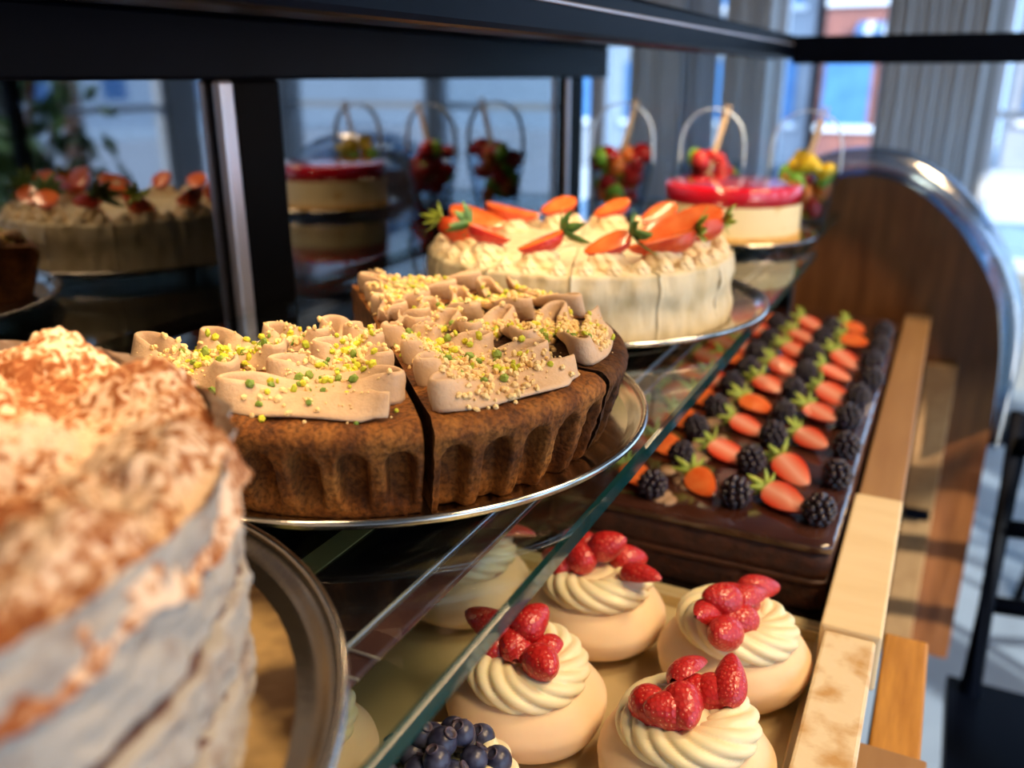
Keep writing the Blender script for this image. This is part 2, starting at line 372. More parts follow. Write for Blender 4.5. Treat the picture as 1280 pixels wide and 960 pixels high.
# ---------------------------------------------------------------- the display case
case = thing('display_case', 'black framed refrigerated cake display case with mirrored rear doors', 'display case', (-30, 60, -H))
def cb(name, x0, x1, y0, y1, z0, z1, m, bv=.1): return boxo(name, x0, x1, y0, y1, z0, z1, M[m], case, bv)
cb('plinth', -57, -1, -30, 142.8, -H, -38, 'blackm')
cb('deck', -56, -.5, -30, 142.8, -38, -37, 'blackm')
cb('roof_panel', -58, -27.5, -30, 147, 4.6, 6.4, 'black')
cb('front_beam', -27.5, -24, -30, 147, 2.4, 5.8, 'black', .4)
cb('beam_trim', -24, -23.8, -30, 147, 4.3, 4.55, 'alu')
cb('door_header', -58, -54, -30, 147, -.3, 4.6, 'black', .3)
cb('bottom_rail', -58, -54, -30, 147, -37, -33, 'black', .3)
cb('door_post', -56.5, -54.02, 58.4, 64.2, -33, -.3, 'blackm', .3)
cb('door_edge_strip', -54.8, -53.8, 56.6, 58.3, -33, -.3, 'alu', .3)
cb('door_post', -56.5, -53.9, 130.5, 136, -33, -.3, 'blackm', .3)
cb('door_edge_strip', -54.2, -53.6, 129, 129.8, -33, -.3, 'alu')
cb('sliding_door', -55.6, -55, -30, 58.3, -33, -.3, 'mirror', 0)
cb('sliding_door', -55.6, -55, 64.3, 130.4, -33, -.3, 'mirror', 0)
cb('end_bar', -24, 95, 144, 147, 1.7, 5.6, 'black', .3)
cb('end_post', 92, 95, 144, 147, -H, 1.7, 'black', .3)
cb('end_glass', -53.4, -24, 145.4, 146, -20, 4.6, 'clear', 0)
cb('end_sill', -56, -20.5, 143, 147, -37, -20, 'blackm', .2)
cb('shelf_support', -54, -19.15, -30, 118, -22.2, -21.6, 'deck')
cb('support_edge', -19.1, -18.9, -30, 118, -22.2, -21.45, 'alu')
cb('support_trim', -18.85, -17.65, -30, 118, -22.0, -21.6, 'maroon')
cb('gold_strip', -24.9, -23.6, -30, 118, -21.58, -21.5, 'gold_s', 0)  # thin gold-coloured strip along the support
cb('led_channel', -28.9, -27.6, -20, 140, 4.1, 4.58, 'blackm', 0)
for y in (22.2, 23.6): cb('reflection_line', -23.2, -17.3, y, y+.07, -21.5, -21.43, 'alu', 0)  # thin bright bars standing in for two dotted reflections

def glass_shelf(y0, y1, label, cx=-33):
    t = thing('glass_shelf', label, 'shelf', (cx, (y0+y1)/2, -20.2)); L = (y1-y0)/2
    link('pane', MB().box(-20, 19.75, -L, L, 0, .8).me('pane', M['glass']), t)
    link('polished_edge', MB().box(19.76, 20.05, -L, L, 0, .8).me('polished_edge', M['edge']), t)
glass_shelf(-30, 108, 'long glass shelf with a green polished edge carrying the plated cakes')
glass_shelf(108.5, 142, 'short glass shelf under the fruit cups at the far end', -34.5)

# front ledge in three stretches, and the oak board below it
lg = thing('front_ledge', 'narrow stone and board ledge along the front of the lower tray', 'ledge', (-1.5, 80, -37))
def lb(name, y0, y1, x0, x1, zt, m, label):
    o = boxo(name, x0, x1, y0, y1, -37, zt, M[m], lg, .2); o['label'] = label; return o
lb('ledge_piece', 12, 51.6, -3.1, .0, -33.2, 'trav', 'mottled cream and brown stone piece')
lb('ledge_piece', 51.7, 72.5, -3.4, .3, -32.9, 'creamb', 'plain pale cream board')
lb('ledge_piece', 72.6, 140, -3.2, .3, -33.4, 'tan', 'tan brown board')
ob = boxo('oak_board', 0.5, 3.7, 12, 67, -60, -42, M['oak'], None, .2); tag(ob, 'golden oak board below the stone ledge, front right', 'board')
boxo('oak_board_cap', -.4, 4.0, 12, 52, -42, -41.2, M['tan'], None, .1)
bpy.data.objects['oak_board_cap'].parent = ob
bpy.data.objects['oak_board_cap'].location = Vector(bpy.data.objects['oak_board_cap'].location)-ob.location

# arched end panel with its curved glass rim
def arch(off=0, bottom=-92, n=40):
    P = [(-20, -16), (-17.5, -14.6), (-14.5, -13.6), (-10.5, -13.2), (-6.5, -13.9), (-2.5, -16), (2, -20), (6, -25.5), (8.7, -31.5), (10.1, -38), (10.7, -46), (10.9, -60), (10.9, bottom)]
    out = []
    for i in range(len(P)-1):
        p0 = P[max(i-1, 0)]; p1 = P[i]; p2 = P[i+1]; p3 = P[min(i+2, len(P)-1)]
        for s in range(5):
            t = s/5
            out.append(tuple(.5*((2*p1[k])+(-p0[k]+p2[k])*t+(2*p0[k]-5*p1[k]+4*p2[k]-p3[k])*t*t+(-p0[k]+3*p1[k]-3*p2[k]+p3[k])*t**3) for k in (0, 1)))
    out.append(P[-1])
    if off:
        res = []
        for i, p in enumerate(out):
            a = out[max(i-1, 0)]; b = out[min(i+1, len(out)-1)]; d = Vector((b[0]-a[0], b[1]-a[1])).normalized()
            res.append((p[0]-d.y*off, p[1]+d.x*off))
        return res
    return out
ep = thing('arched_end_panel', 'brown wooden end panel with arched top and clear glass rim', 'panel', (0, 143, -92))
A = arch(); n = len(A)
V = []
for y in (0, 2.2): V += [(x, y, z+92) for x, z in A]+[(-20, y, 0)]
F = [tuple(range(n+1)), tuple(range(n+1, 2*n+2))[::-1]]+[(i, i+n+1, (i+1) % (n+1)+n+1, (i+1) % (n+1)) for i in range(n+1)]
link('panel', mk('panel', V, F, M['brown'], False), ep)
a0 = arch(.15); a1 = arch(3.4)
cut = n-8
V = []
for y in (-9, 2.0):
    for i in range(cut):
        t = min(1, (cut-1-i)/14); x0_, z0_ = a0[i]; x1_, z1_ = a1[i]; V += [(x0_, y, z0_+92), (x0_+(x1_-x0_)*(.15+.85*t), y, z0_+(z1_-z0_)*(.15+.85*t)+92)]
F = []
for i in range(cut-1):
    a = i*2; b = a+2*cut
    F += [(a, a+2, a+3, a+1), (b, b+1, b+3, b+2), (a, b, b+2, a+2), (a+1, a+3, b+3, b+1)]
M['rim'] = pane('curved_glass_rim', (.62, .80, 1.0), rough=.15, base=.48)
link('glass_rim', mk('glass_rim', V, F, M['rim']), ep)
boxo('ledge_reflection', .6, 5.0, 140.5, 142.9, -92, -41, M['tan'], ep, .2)  # tan strip standing in for the ledge's reflection on the panel
boxo('bracket', 1.0, 4.6, 139.2, 140.4, -66, -64.5, M['black'], ep, .1)

# metal chairs and a table by the windows, right edge
def chair(x, y, rz, label):
    t = thing('metal_chair', label, 'chair', (x, y, -H), rz)
    for sx in (-1, 1):
        for sy in (-1, 1):
            link('leg', MB().tube([(sx*21, sy*21, 0), (sx*18, sy*18, 45), (sx*18, sy*18-(.1 if sy < 0 else -5), 45 if sy < 0 else 88)], 1.5).me('leg', M['black'], True), t)
    link('seat', MB().box(-21, 21, -21, 21, 44, 47).me('seat', M['black']), t)
    for z in (60, 72, 84): link('back_rail', MB().tube([(-18, 21, z), (0, 24, z), (18, 21, z)], 1.3).me('back_rail', M['black'], True), t)
    link('stretcher', MB().tube([(-20, -20, 16), (20, -20, 16)], 1.1).me('stretcher', M['black'], True), t)
chair(58, 222, radians(20), 'black metal chair on the floor nearest the right edge')
chair(31, 104, 0, 'black metal chair tucked beside the case end')
def table(x, y, label, m):
    t = thing('cafe_table', label, 'table', (x, y, -H))
    link('tabletop', MB().box(-38, 38, -30, 30, 72, 75).me('tabletop', m), t)
    link('pedestal', MB().lathe([(0, 2), (3, 2), (3, 72), (0, 72)], 16).me('pedestal', M['black'], True), t)
    link('base', MB().lathe([(0, 0), (22, 0), (22, 1.5), (3, 3), (0, 3)], 24).me('base', M['black'], True), t)
table(70, 300, 'white topped cafe table behind the black chairs', M['white_p'])
table(20, 370, 'pale blue topped cafe table by the back windows', mat('pale_blue_top', (.35, .6, .9), .4))
table(-95, 380, 'blue topped cafe table behind the fruit cups', mat('blue_top', (.12, .42, .85), .4))

# ---------------------------------------------------------------- plates
def plate(name, R, loc, label, m, flat=.74, h=1.5, fz=.25):
    t = thing(name, label, 'plate', loc)
    P = [(0, fz), (R*flat, fz), (R*flat+.25, fz+.1), (R*(flat+.98)/2, fz+.35*(h-fz)), (R*(flat+3*.98)/4, fz+.62*(h-fz)), (R*.97, h-.1), (R-.15, h), (R, h-.12), (R-.05, h-.3), (R*.93, .75), (R*.8, .15), (R*.7, 0), (0, 0)]
    link('dish', MB().lathe(P, 120).me('dish', m, True), t)
    V = [(R-.1+.17*cos(a), h-.05+.17*sin(a)) for a in [2*pi*i/10 for i in range(11)]]
    link('rolled_rim', MB().lathe(V, 120).me('rolled_rim', M['steel'], True), t)
    return t
SH = -19.4
plate('steel_plate', 16.8, (-28.4, 8.6, SH), 'wide steel plate under the cocoa dusted cake at lower left', M['steel_b'], .905, 1.45, .5)
plate('steel_plate', 15.65, (-28.5, 40.6, SH), 'polished steel plate under the fluted pistachio cake', M['steel'], .86, 1.4)
plate('steel_plate', 16.0, (-28.0, 71.5, SH), 'polished steel plate under the strawberry cream cake', M['steel'], .84, 1.2)
plate('steel_plate', 10.6, (-24.2, 112, SH), 'small steel plate under the red jelly cake', M['steel'], .86, 1.0)
cb_ = link('cake_board', MB().lathe([(0, 0), (15.9, 0), (15.9, .12), (0, .14)], 64).me('cake_board', M['gold'], True), None, (-28.4, 8.6, SH+.51), sc=(.953, .953, 1))
tag(cb_, 'gold foil cake board stained with cocoa under the near cake', 'cake board')

# ---------------------------------------------------------------- near cake
nc = thing('layer_cake', 'tall cocoa dusted cream layer cake at lower left', 'cake', (-28.4, 8.6, SH+.65))
NR = 13.6; NH = 8.7
def gap(a, z):
    # the two bands where the frosting leaves the soaked layers bare
    g = 0
    for zc, s in ((4.6, 3.1), (1.9, 7.7)):
        wv = .35+1.1*n3(a*2.2+s, s, 0)
        g = max(g, sm(0, .5, wv)*(1-sm(.10, .42, abs(z-zc-.5*n3(a*3, s, 2)))))
    return g
na, nz = 420, 84
V = []; F = []; I = []
for i in range(na):
    a = 2*pi*i/na
    for j in range(nz+1):
        z = NH*j/nz; x, y = cos(a), sin(a)
        d = .28*n3(x*5, y*5, z*.6)+.20*n3(x*16, y*16, z*1.6)+.13*n3(x*40, y*40, z*3.5)
        g = gap(a, z); r = (NR+.35)*(1-.012*(1-z/NH))+d-.85*g
        V.append((r*x, r*y, z))
for i in range(na):
    k = (i+1) % na
    for j in range(nz):
        F.append((i*(nz+1)+j, k*(nz+1)+j, k*(nz+1)+j+1, i*(nz+1)+j+1))
        I.append(1 if gap(2*pi*i/na, NH*(j+.5)/nz) > .38 else 0)
link('cream_side', mk('cream_side', V, F, [M['side'], M['tira']], True, I), nc)
na, nr = 420, 110
rnd = random.Random(4); dol = [(12.4*cos(2*pi*i/13+.2), 12.4*sin(2*pi*i/13+.2), 1.9) for i in range(13)]+[(7.6*cos(2*pi*i/8), 7.6*sin(2*pi*i/8), 1.9) for i in range(8)]+[(3*cos(2*pi*i/3), 3*sin(2*pi*i/3), 1.9) for i in range(3)]
V = []; F = []
for i in range(na):
    a = 2*pi*i/na
    for j in range(nr+1):
        r = (NR+.62)*j/nr; x, y = r*cos(a), r*sin(a); z = 0
        for dx, dy, dr in dol:
            q = hypot(x-dx, y-dy)/2.3
            if q < 1: z = max(z, 1.05*(1-q*q)**.8+.25*max(0, 1-q*3))
        z += .34*n3(x*.6, y*.6, 1)+.22*abs(n3(x*1.6, y*1.6, 5))*2+.12*n3(x*3.6, y*3.6, 9)+.05*n3(x*9, y*9, 3)
        z += NH-.3
        z -= .5*sm(NR-1.0, NR, r)**1.5+1.0*sm(NR+.1, NR+.6, r)
        rr = r+.3*n3(x*.8, y*.8, 7)*(r/NR)**4
        V.append((rr*cos(a), rr*sin(a), z))
for i in range(na):
    k = (i+1) % na
    for j in range(nr): F.append((i*(nr+1)+j, i*(nr+1)+j+1, k*(nr+1)+j+1, k*(nr+1)+j))
link('cocoa_topping', mk('cocoa_topping', V, F, M['cocoa']), nc)

# ---------------------------------------------------------------- the fluted tart, slice by slice
RT, RB, TH = 14.3, 12.9, 4.9
def slice_mesh(seed, half=radians(22.05), low=True):
    na, K = 120, []
    prof = [(1.2, 0)]+[(RB*.5, 0), (RB-.2, 0)]
    nzs = 34
    for j in range(nzs+1):
        z = (TH-.75)*j/nzs; prof.append((RB+(RT-RB)*(z/(TH-.75))**.7, z))
    prof += [(RT-.9+.9*cos(a), TH-.75+.75*sin(a)) for a in [pi/2*k/6 for k in range(1, 7)]]+[(RT-1-1.6*k, TH+.05+.05*k) for k in range(1, 8)]+[(1.2, TH+.3)]
    V = []; F = []; k = len(prof)
    for i in range(na+1):
        t = -1+2*i/na; a = t*half
        ph = ((a+half)/(2*half)*5) % 1-.5
        for r, z in prof:
            rr = r; zz = z
            if r > RB-.3 and z < TH-.7:
                top = TH-1.2-.9*(abs(ph)*2.2)**2.2
                m_ = (1-sm(top-.25, top+.1, z))*(1-sm(.22, .37, abs(ph)))
                rr -= 1.15*m_*(sm(.2, 2.0, z) if low else (.5+.5*sm(-.5, 2.6, z)))+.22*(1-sm(.0, .9, z))*max(0, n3(a*22, z, seed))
                rr += .10*n3(a*30+seed, z*1.5, 1)+.05*n3(a*90, z*5, seed)
            elif z >= TH-.2: zz += .09*n3(r*1.2, a*12, seed)+.05*n3(r*4, a*40, seed)
            c = 0
            if abs(t) > .96: c = .07*n3(r*2, z*2, seed+5)
            V.append((rr*cos(a), rr*sin(a)+c-math.copysign(.10, t)*sm(.8, 1, abs(t)), zz))
    for i in range(na):
        for j in range(k-1): F.append((i*k+j, (i+1)*k+j, (i+1)*k+j+1, i*k+j+1))
        F.append((i*k+k-1, (i+1)*k+k-1, (i+1)*k, i*k))
    F.append(tuple(range(k))[::-1]); F.append(tuple(na*k+j for j in range(k)))
    return V, F
def ribbon(seed):
    rnd = random.Random(seed); P = []   # (x, y, z, bank, width)
    n = 8; side = 1
    for q in range(n):
        r = 12.6-1.52*q; wd = max(.35, r*math.tan(radians(22))-1.45)
        rn = 12.6-1.52*(q+1); wn = max(.35, rn*math.tan(radians(22))-1.45)
        wob = rnd.uniform(-.12, .12); N = 14
        for i in range(N+1):
            t = i/N; y = side*wd*(1-2*t)
            e = abs(2*t-1); bank = radians(16)+radians(56)*e**3.2
            P.append((r-.32*t+wob*sin(3*t), y, (.38+.30*sm(.5, 1, e)+.02*q), bank, 1.85-.3*e**3-.05*q))
        if q < n-1:
            R_ = (r-.32-rn)/2+.02
            for i in range(1, 8):
                a = pi*i/8
                P.append(((r-.32+rn)/2+R_*cos(a), -side*(((wd+wn)/2 if i > 4 else wd)+(.80)*sin(a)), .72, radians(84)-radians(10)*abs(cos(a)), 1.55))
        side = -side
    # smooth
    for _ in range(2):
        P = [P[0]]+[tuple((P[i-1][c]+2*P[i][c]+P[i+1][c])/4 for c in range(5)) for i in range(1, len(P)-1)]+[P[-1]]
    SEC = 14; V = []; F = []; up = Vector((0, 0, 1)); inw = Vector((-1, 0, 0))
    for i, (x, y, z, bk, wd) in enumerate(P):
        a = P[max(i-1, 0)]; b = P[min(i+1, len(P)-1)]; tg = Vector((b[0]-a[0], b[1]-a[1], 0)).normalized()
        inn = (inw-tg*inw.dot(tg)); 
        if inn.length < .3: inn = inn*(inn.length/.3) if inn.length > 1e-6 else Vector((0, 0, 0))
        else: inn.normalize()
        wv = (up*sin(bk)+inn*cos(bk)).normalized(); th = tg.cross(wv).normalized()
        e = 1 if 1 < i < len(P)-2 else .75
        sg = max(-1, min(1, th.dot(Vector((1, 0, .6)))*1.6))
        for s in range(SEC):
            g = 2*pi*s/SEC; cw, sw = cos(g), sin(g)
            w2 = math.copysign(abs(cw)**.8, cw)*wd/2*e; t2 = math.copysign(abs(sw)**.8, sw)*.19*e+.10*cw*cw*sg*e
            p = Vector((x, y, z+TH))+wv*w2+th*t2
            p.z = max(p.z, TH+.06)
            V.append(p)
    for i in range(len(P)-1):
        for s in range(SEC): l = (s+1) % SEC; F.append((i*SEC+s, i*SEC+l, (i+1)*SEC+l, (i+1)*SEC+s))
    F += [tuple(range(SEC))[::-1], tuple(range((len(P)-1)*SEC, len(P)*SEC))]
    return V, F
def crumbs(bvh, seed, n, sz, m, name, parent, off, spread=.8):
    rnd = random.Random(seed); mb = MB()
    clusters = [(rnd.uniform(3.5, 12.6), rnd.uniform(-1, 1)*spread*.65) for _ in range(14)]
    c = 0
    while c < n:
        if rnd.random() < .82:
            cr, ct = rnd.choice(clusters); r = cr+rnd.gauss(0, .8); t = ct+rnd.gauss(0, .7)/max(2, cr*.4)
        else: r = rnd.uniform(3, 13.2); t = rnd.uniform(-.9, .9)
        if not (2.5 < r < 13.6) or abs(t) > .93: continue
        a = t*radians(21); x, y = r*cos(a), r*sin(a)
        h = bvh.ray_cast(Vector((x, y, 20)), Vector((0, 0, -1)))
        if not h[0] or h[1].z < .25: continue
        s = sz*rnd.uniform(.55, 1.25); E = Euler([rnd.uniform(0, 6) for _ in range(3)]).to_matrix()
        sc = Vector((rnd.uniform(.7, 1.3), rnd.uniform(.6, 1), rnd.uniform(.5, .9)))
        p = h[0]+Vector((0, 0, s*.4))
        mb.add([p+E @ Vector((v.x*sc.x*s*rnd.uniform(.8, 1.15), v.y*sc.y*s, v.z*sc.z*s))-off for v in ICO0[0]], ICO0[1]); c += 1
    o = link(name, mb.me(name, m, False), parent); o['kind'] = 'stuff'; return o
tart_slices = [(-114.5, 'mocha cream cake slice with ruffled edge, farthest left behind the cocoa cake'),
               (-69.5, 'front left slice of the fluted pistachio cake, blunt ribbon end facing out'),
               (-24.5, 'front right slice of the fluted pistachio cake, dark fluted wall'),
               (20.5, 'right slice of the fluted pistachio cake, curl overhanging its dark rim'),
               (65.5, 'back slice of the fluted pistachio cake before the strawberry cake'),
               (110.5, 'rear left slice of the fluted pistachio cake beside the missing slices')]
for i, (deg, lab) in enumerate(tart_slices):
    a = radians(deg); off = Vector((7.5, 0, 0)); ex = .10
    t = thing('cake_slice', lab, 'cake slice', (-28.5+(7.5+ex)*cos(a), 40.6+(7.5+ex)*sin(a), SH+.27), a, 'slices of the fluted pistachio cake')
    Vs, Fs = slice_mesh(i*3.3, low=i < 2); Vr, Fr = ribbon(i+20)
    bvh = BVHTree.FromPolygons([Vector(v) for v in Vs]+Vr, list(Fs)+[tuple(q+len(Vs) for q in f) for f in Fr])
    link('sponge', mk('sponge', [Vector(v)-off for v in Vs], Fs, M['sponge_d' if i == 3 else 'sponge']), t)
    link('cream_ribbon', mk('cream_ribbon', [v-off for v in Vr], Fr, M['mocha']), t)
    heavy = 1.5 if i >= 2 else .75
    crumbs(bvh, i*7+1, int(260*heavy), .20, M['nut'], 'chopped_nuts', t, off)
    crumbs(bvh, i*7+2, 75, .23, M['pist'], 'chopped_pistachios', t, off, .6)
    crumbs(bvh, i*7+3, 22, .25, M['pistd'], 'dark_pistachios', t, off, .6)
    crumbs(bvh, i*7+4, int(260*heavy), .08, M['nut'], 'nut_crumbs', t, off)

# ---------------------------------------------------------------- strawberries
def berry_r(t): t = min(1, max(0, t)); return 2*sqrt(max(0, t*(1-t)))*(1.18-.55*t)
def half_berry(L=3.6, R=1.35, flesh_m='flesh', skin='straw'):
    # axis along +X (stem at 0, tip at L); rounded side down, cut face up at z=0
    n, k = 18, 14; V = []; F = []; I = []
    for i in range(n+1):
        t = i/n; r = R*berry_r(t*.985+.01)
        for j in range(k+1):
            a = pi+pi*j/k; V.append((L*t, r*cos(a), r*sin(a)*.95))
    for i in range(n):
        for j in range(k): F.append((i*(k+1)+j, i*(k+1)+j+1, (i+1)*(k+1)+j+1, (i+1)*(k+1)+j)); I.append(0)
    b = len(V)
    for i in range(n+1):
        t = i/n; r = R*berry_r(t*.985+.01)
        for q in (-1, -.5, 0, .5, 1): V.append((L*t, r*q, .10*R*(1-q*q)))
    for i in range(n):
        for q in range(4): F.append((b+i*5+q, b+(i+1)*5+q, b+(i+1)*5+q+1, b+i*5+q+1)); I.append(1)
    return mk('strawberry_half', V, F, [M[skin], M[flesh_m]], True, I)
def whole_berry(L=2.6, R=1.05):
    n, k = 14, 16; V = []; F = []
    for i in range(n+1):
        t = i/n; r = R*berry_r(t*.985+.01)
        for j in range(k): a = 2*pi*j/k; V.append((L*t, r*cos(a), r*sin(a)))
    for i in range(n):
        for j in range(k): l = (j+1) % k; F.append((i*k+j, i*k+l, (i+1)*k+l, (i+1)*k+j))
    F += [tuple(range(k))[::-1], tuple(range(n*k, n*k+k))]
    return mk('strawberry', V, F, M['straw'])
def calyx(m, n=7, L=1.5, seed=1, droop=.3):
    rnd = random.Random(seed); mb = MB()
    for i in range(n):
        a = 2*pi*i/n+rnd.uniform(-.2, .2); l = L*rnd.uniform(.75, 1.15); d = Vector((-.25+rnd.uniform(-.3, .3), cos(a), sin(a)*.7+.1)).normalized(); s = d.cross(Vector((1, 0, 0))).normalized()
        pts = []
        for t, wd in ((0, .12), (.35, .30), (.7, .22), (1, .01)):
            c = d*l*t+Vector((-droop*t*t*l, 0, 0)); pts += [c-s*wd*L/1.5, c+s*wd*L/1.5]
        V = pts+[p+Vector((.06, 0, .03)) for p in pts]
        Fq = []
        for q in range(3):
            b = q*2; Fq += [(b, b+1, b+3, b+2), (b+8, b+10, b+11, b+9), (b, b+2, b+10, b+8), (b+1, b+9, b+11, b+3)]
        mb.add(V, Fq)
    return mb.me('leaves', m, True)
HB = half_berry(4.1, 1.28); M['skin_warm'] = mat('warm_lit_berry_skin', (.75, .10, .02), .3, (.60, .04, .012), 90, bump=.4, bscale=420, coat=.3); HBo = half_berry(5.4, 1.6, 'flesh_o', 'skin_warm'); HBs = half_berry(3.7, 1.25, 'flesh_o'); WB = whole_berry(2.7, 1.12)  # the big berries' skin has warm light painted in as orange
CX = [calyx(M['leaf'], 7, 1.5, s) for s in (1, 2, 3)]; CXd = calyx(M['leafd'], 7, 2.2, 9)

# ---------------------------------------------------------------- strawberry cream cake (12 slices)
C2 = (-28.0, 70.5); R2, H2 = 12.9, 5.4
def rosette(turns=1.5, R=1.7, Ht=1.9, lob=8):
    n, k = 22, 64; V = []; F = []
    for i in range(n+1):
        t = i/n; z = Ht*t; base = R*(1-t**1.6)**.8*(1+.05*sin(t*pi*5))+.02
        for j in range(k):
            a = 2*pi*j/k; r = base*(1-.17*(1-abs(sin((a*lob+t*turns*2*pi*1.2)/2))**.8)); V.append((r*cos(a), r*sin(a), z))
    for i in range(n):
        for j in range(k): l = (j+1) % k; F.append((i*k+j, i*k+l, (i+1)*k+l, (i+1)*k+j))
    return mk('rosette', V, F, M['ctop'])
ROS = rosette()
def slice2(seed):
    half = radians(14.95); na = 20
    prof = [(.5, 0), (R2-.1, 0)]+[(R2+.12*sin(z*2), z) for z in [H2*j/14 for j in range(14)]]+[(R2-.08, H2-.12), (R2-.35, H2)]+[(R2-.5-2*q, H2+.03) for q in range(1, 6)]+[(.5, H2)]
    k = len(prof); V = []; F = []
    for i in range(na+1):
        a = -half+2*half*i/na
        for r, z in prof:
            d = .22*n3(a*18+seed, z*.8, seed)+.1*n3(a*50, z*3, seed); rr = r+(d if r > R2-.6 else 0); V.append((rr*cos(a), rr*sin(a), z+(.12*n3(r, a*10, seed) if z > H2-.2 else 0)))
    for i in range(na):
        for j in range(k-1): F.append((i*k+j, (i+1)*k+j, (i+1)*k+j+1, i*k+j+1))
        F.append((i*k+k-1, (i+1)*k+k-1, (i+1)*k, i*k))
    F += [tuple(range(k))[::-1], tuple(na*k+j for j in range(k))]
    return mk('cream_body', [(v[0]-8, v[1], v[2]) for v in V], F, M['ccream'])
S2 = [slice2(s) for s in (1.1, 5.2, 9.4)]
SHELL = rosette(1.2, .75, 1.0, 7)
where2 = {0: 'facing the glass edge', 1: 'second back from the glass edge', 2: 'on its far right', 3: 'at its far side, before the jelly cake', 4: 'at its far side, middle', 5: 'at its far left', 6: 'at its left, nearest the rear doors',
          7: 'with the big warm-tinted berry at left', 8: 'with long dark leaves at front left', 9: 'with a dark leafy berry at front', 10: 'with the green leaf tuft at front right', 11: 'with a fanned red berry at right'}
for i in range(12):
    a = radians(30*i+4); t = thing('cake_slice', 'strawberry cream cake slice '+where2[i], 'cake slice', (C2[0]+8.1*cos(a), C2[1]+8.1*sin(a), SH+.27), a, 'slices of the strawberry cream cake')
    rnd = random.Random(i+50)
    link('cream_body', S2[i % 3], t)
    link('rosette', ROS, t, (1.6, 0, H2-.05), (0, 0, rnd.uniform(0, 6)), 1.05)
    for q in (-1, 0, 1): link('rosette', SHELL, t, (3.9-.25*abs(q), q*2.1, H2-.05), (0, 0, rnd.uniform(0, 6)), 1)
    big = i in (5, 6, 7, 11, 0, 1)
    yw = radians((24 if i in (5, 6, 7, 8) else 204)+rnd.uniform(-28, 28))-a; Lb = 2.4 if big else 1.7
    s = link('strawberry_half', HBo if big else HBs, t, (1.6-Lb*cos(yw), -Lb*sin(yw), H2+2.6), (radians(rnd.uniform(-45, 25)), radians(rnd.uniform(10, 24)), yw))
    if i in (7, 8, 9, 10, 11, 0): link('leaves', CXd if i in (8, 9, 10) else CX[i % 3], s, (0, 0, 0), (0, 0, 0), 1.0)
    if i in (0, 11): link('strawberry_half', HBo, t, (1.2-Lb*cos(yw), 1.1-Lb*sin(yw), H2+3.3), (radians(-30), radians(16), yw+.25))

# ---------------------------------------------------------------- red jelly cake
jc = thing('jelly_cake', 'cheesecake with thick glossy red jelly top behind the strawberry cake', 'cake', (-24.2, 112, SH+.27))
link('biscuit_base', MB().lathe([(0, 0), (8.5, 0), (8.5, 1.1), (0, 1.1)], 72).me('biscuit_base', M['biscuit'], False), jc)
link('cream_layer', MB().lathe([(0, 1.1), (8.3, 1.1), (8.35, 2.5), (8.3, 4.6), (0, 4.6)], 72).me('cream_layer', M['cheese'], False), jc)
link('jelly_layer', MB().lathe([(0, 4.6), (8.3, 4.6), (8.35, 6.5), (8.15, 6.75), (7.8, 6.8), (0, 6.8)], 72).me('jelly_layer', M['jelly'], True), jc)

# ---------------------------------------------------------------- fruit cups with carry handles
def fruit_cup(x, y, label, seed, sc=1.0, cols=('rdf', 'orf', 'yel', 'grn')):
    t = thing('fruit_cup', label, 'cup', (x, y, -19.4)); t.scale = (sc,)*3; rnd = random.Random(seed)
    link('cup', MB().lathe([(0, 0), (3.0, 0), (3.1, .2), (4.2, 6.8), (4.4, 6.9), (4.35, 7.05), (4.05, 6.9), (2.95, .35), (0, .3)], 40).me('cup', M['plastic'], True), t)
    hb = MB(); pts = [(4.3*cos(a), 0, 6.5+7.2*abs(sin(a))**.55) for a in [pi*q/18 for q in range(19)]]
    for q in range(18):
        p, p2 = pts[q], pts[q+1]
        hb.add([(p[0]*f, yy, p[2]-(0 if f == 1 else .15)) if True else 0 for p in (p, p2) for f in (1, .97) for yy in (-.5, .5)], [(0, 1, 5, 4), (2, 6, 7, 3), (0, 4, 6, 2), (1, 3, 7, 5)])
    link('handle', hb.me('handle', mat('white_plastic', (.70, .80, .92), .3) if 'hp' not in M else M['hp'], True), t)
    fk = link('wooden_fork', MB().box(-.35, .35, -.08, .08, 0, 10.5).box(-.35, -.15, -.08, .08, 10.5, 12).box(.15, .35, -.08, .08, 10.5, 12).me('wooden_fork', M['fork']), t, (-1, -.5, 2.5), (0, radians(14), 0))
    P = []
    for q in range(26):
        z = 1.2+6.6*(q/26)+rnd.uniform(0, .4); rr = (2.0+z*.14)*sqrt(rnd.random()); a = rnd.uniform(0, 6.28)
        c = M[rnd.choice(cols)]; s = rnd.uniform(1.1, 1.5)
        key = c.name
        if key not in FP: FP[key] = mk('fruit_piece', [Vector((v.x*1.1, v.y*.8, v.z*.8)) for v in ICO1[0]], ICO1[1], c)
        link('fruit_piece', FP[key], t, (rr*cos(a), rr*sin(a), z), (rnd.uniform(0, 3), rnd.uniform(0, 3), 0), s)
FP = {}; M['hp'] = mat('white_plastic', (.62, .76, .92), .3)
fruit_cup(-44.5, 128, 'clear fruit cup with carry handle, leftmost of the three, dark red fruit', 1, 1.15, ('rdf', 'rdf', 'orf', 'grn'))
fruit_cup(-31.5, 130, 'clear fruit cup with carry handle, middle one directly behind the red jelly cake', 2, 1.1, ('rdf', 'rdf', 'grn'))
fruit_cup(-18.2, 128, 'clear fruit cup with carry handle, rightmost, yellow and green fruit on top', 3, 1.1, ('yel', 'yel', 'grn', 'rdf', 'orf'))

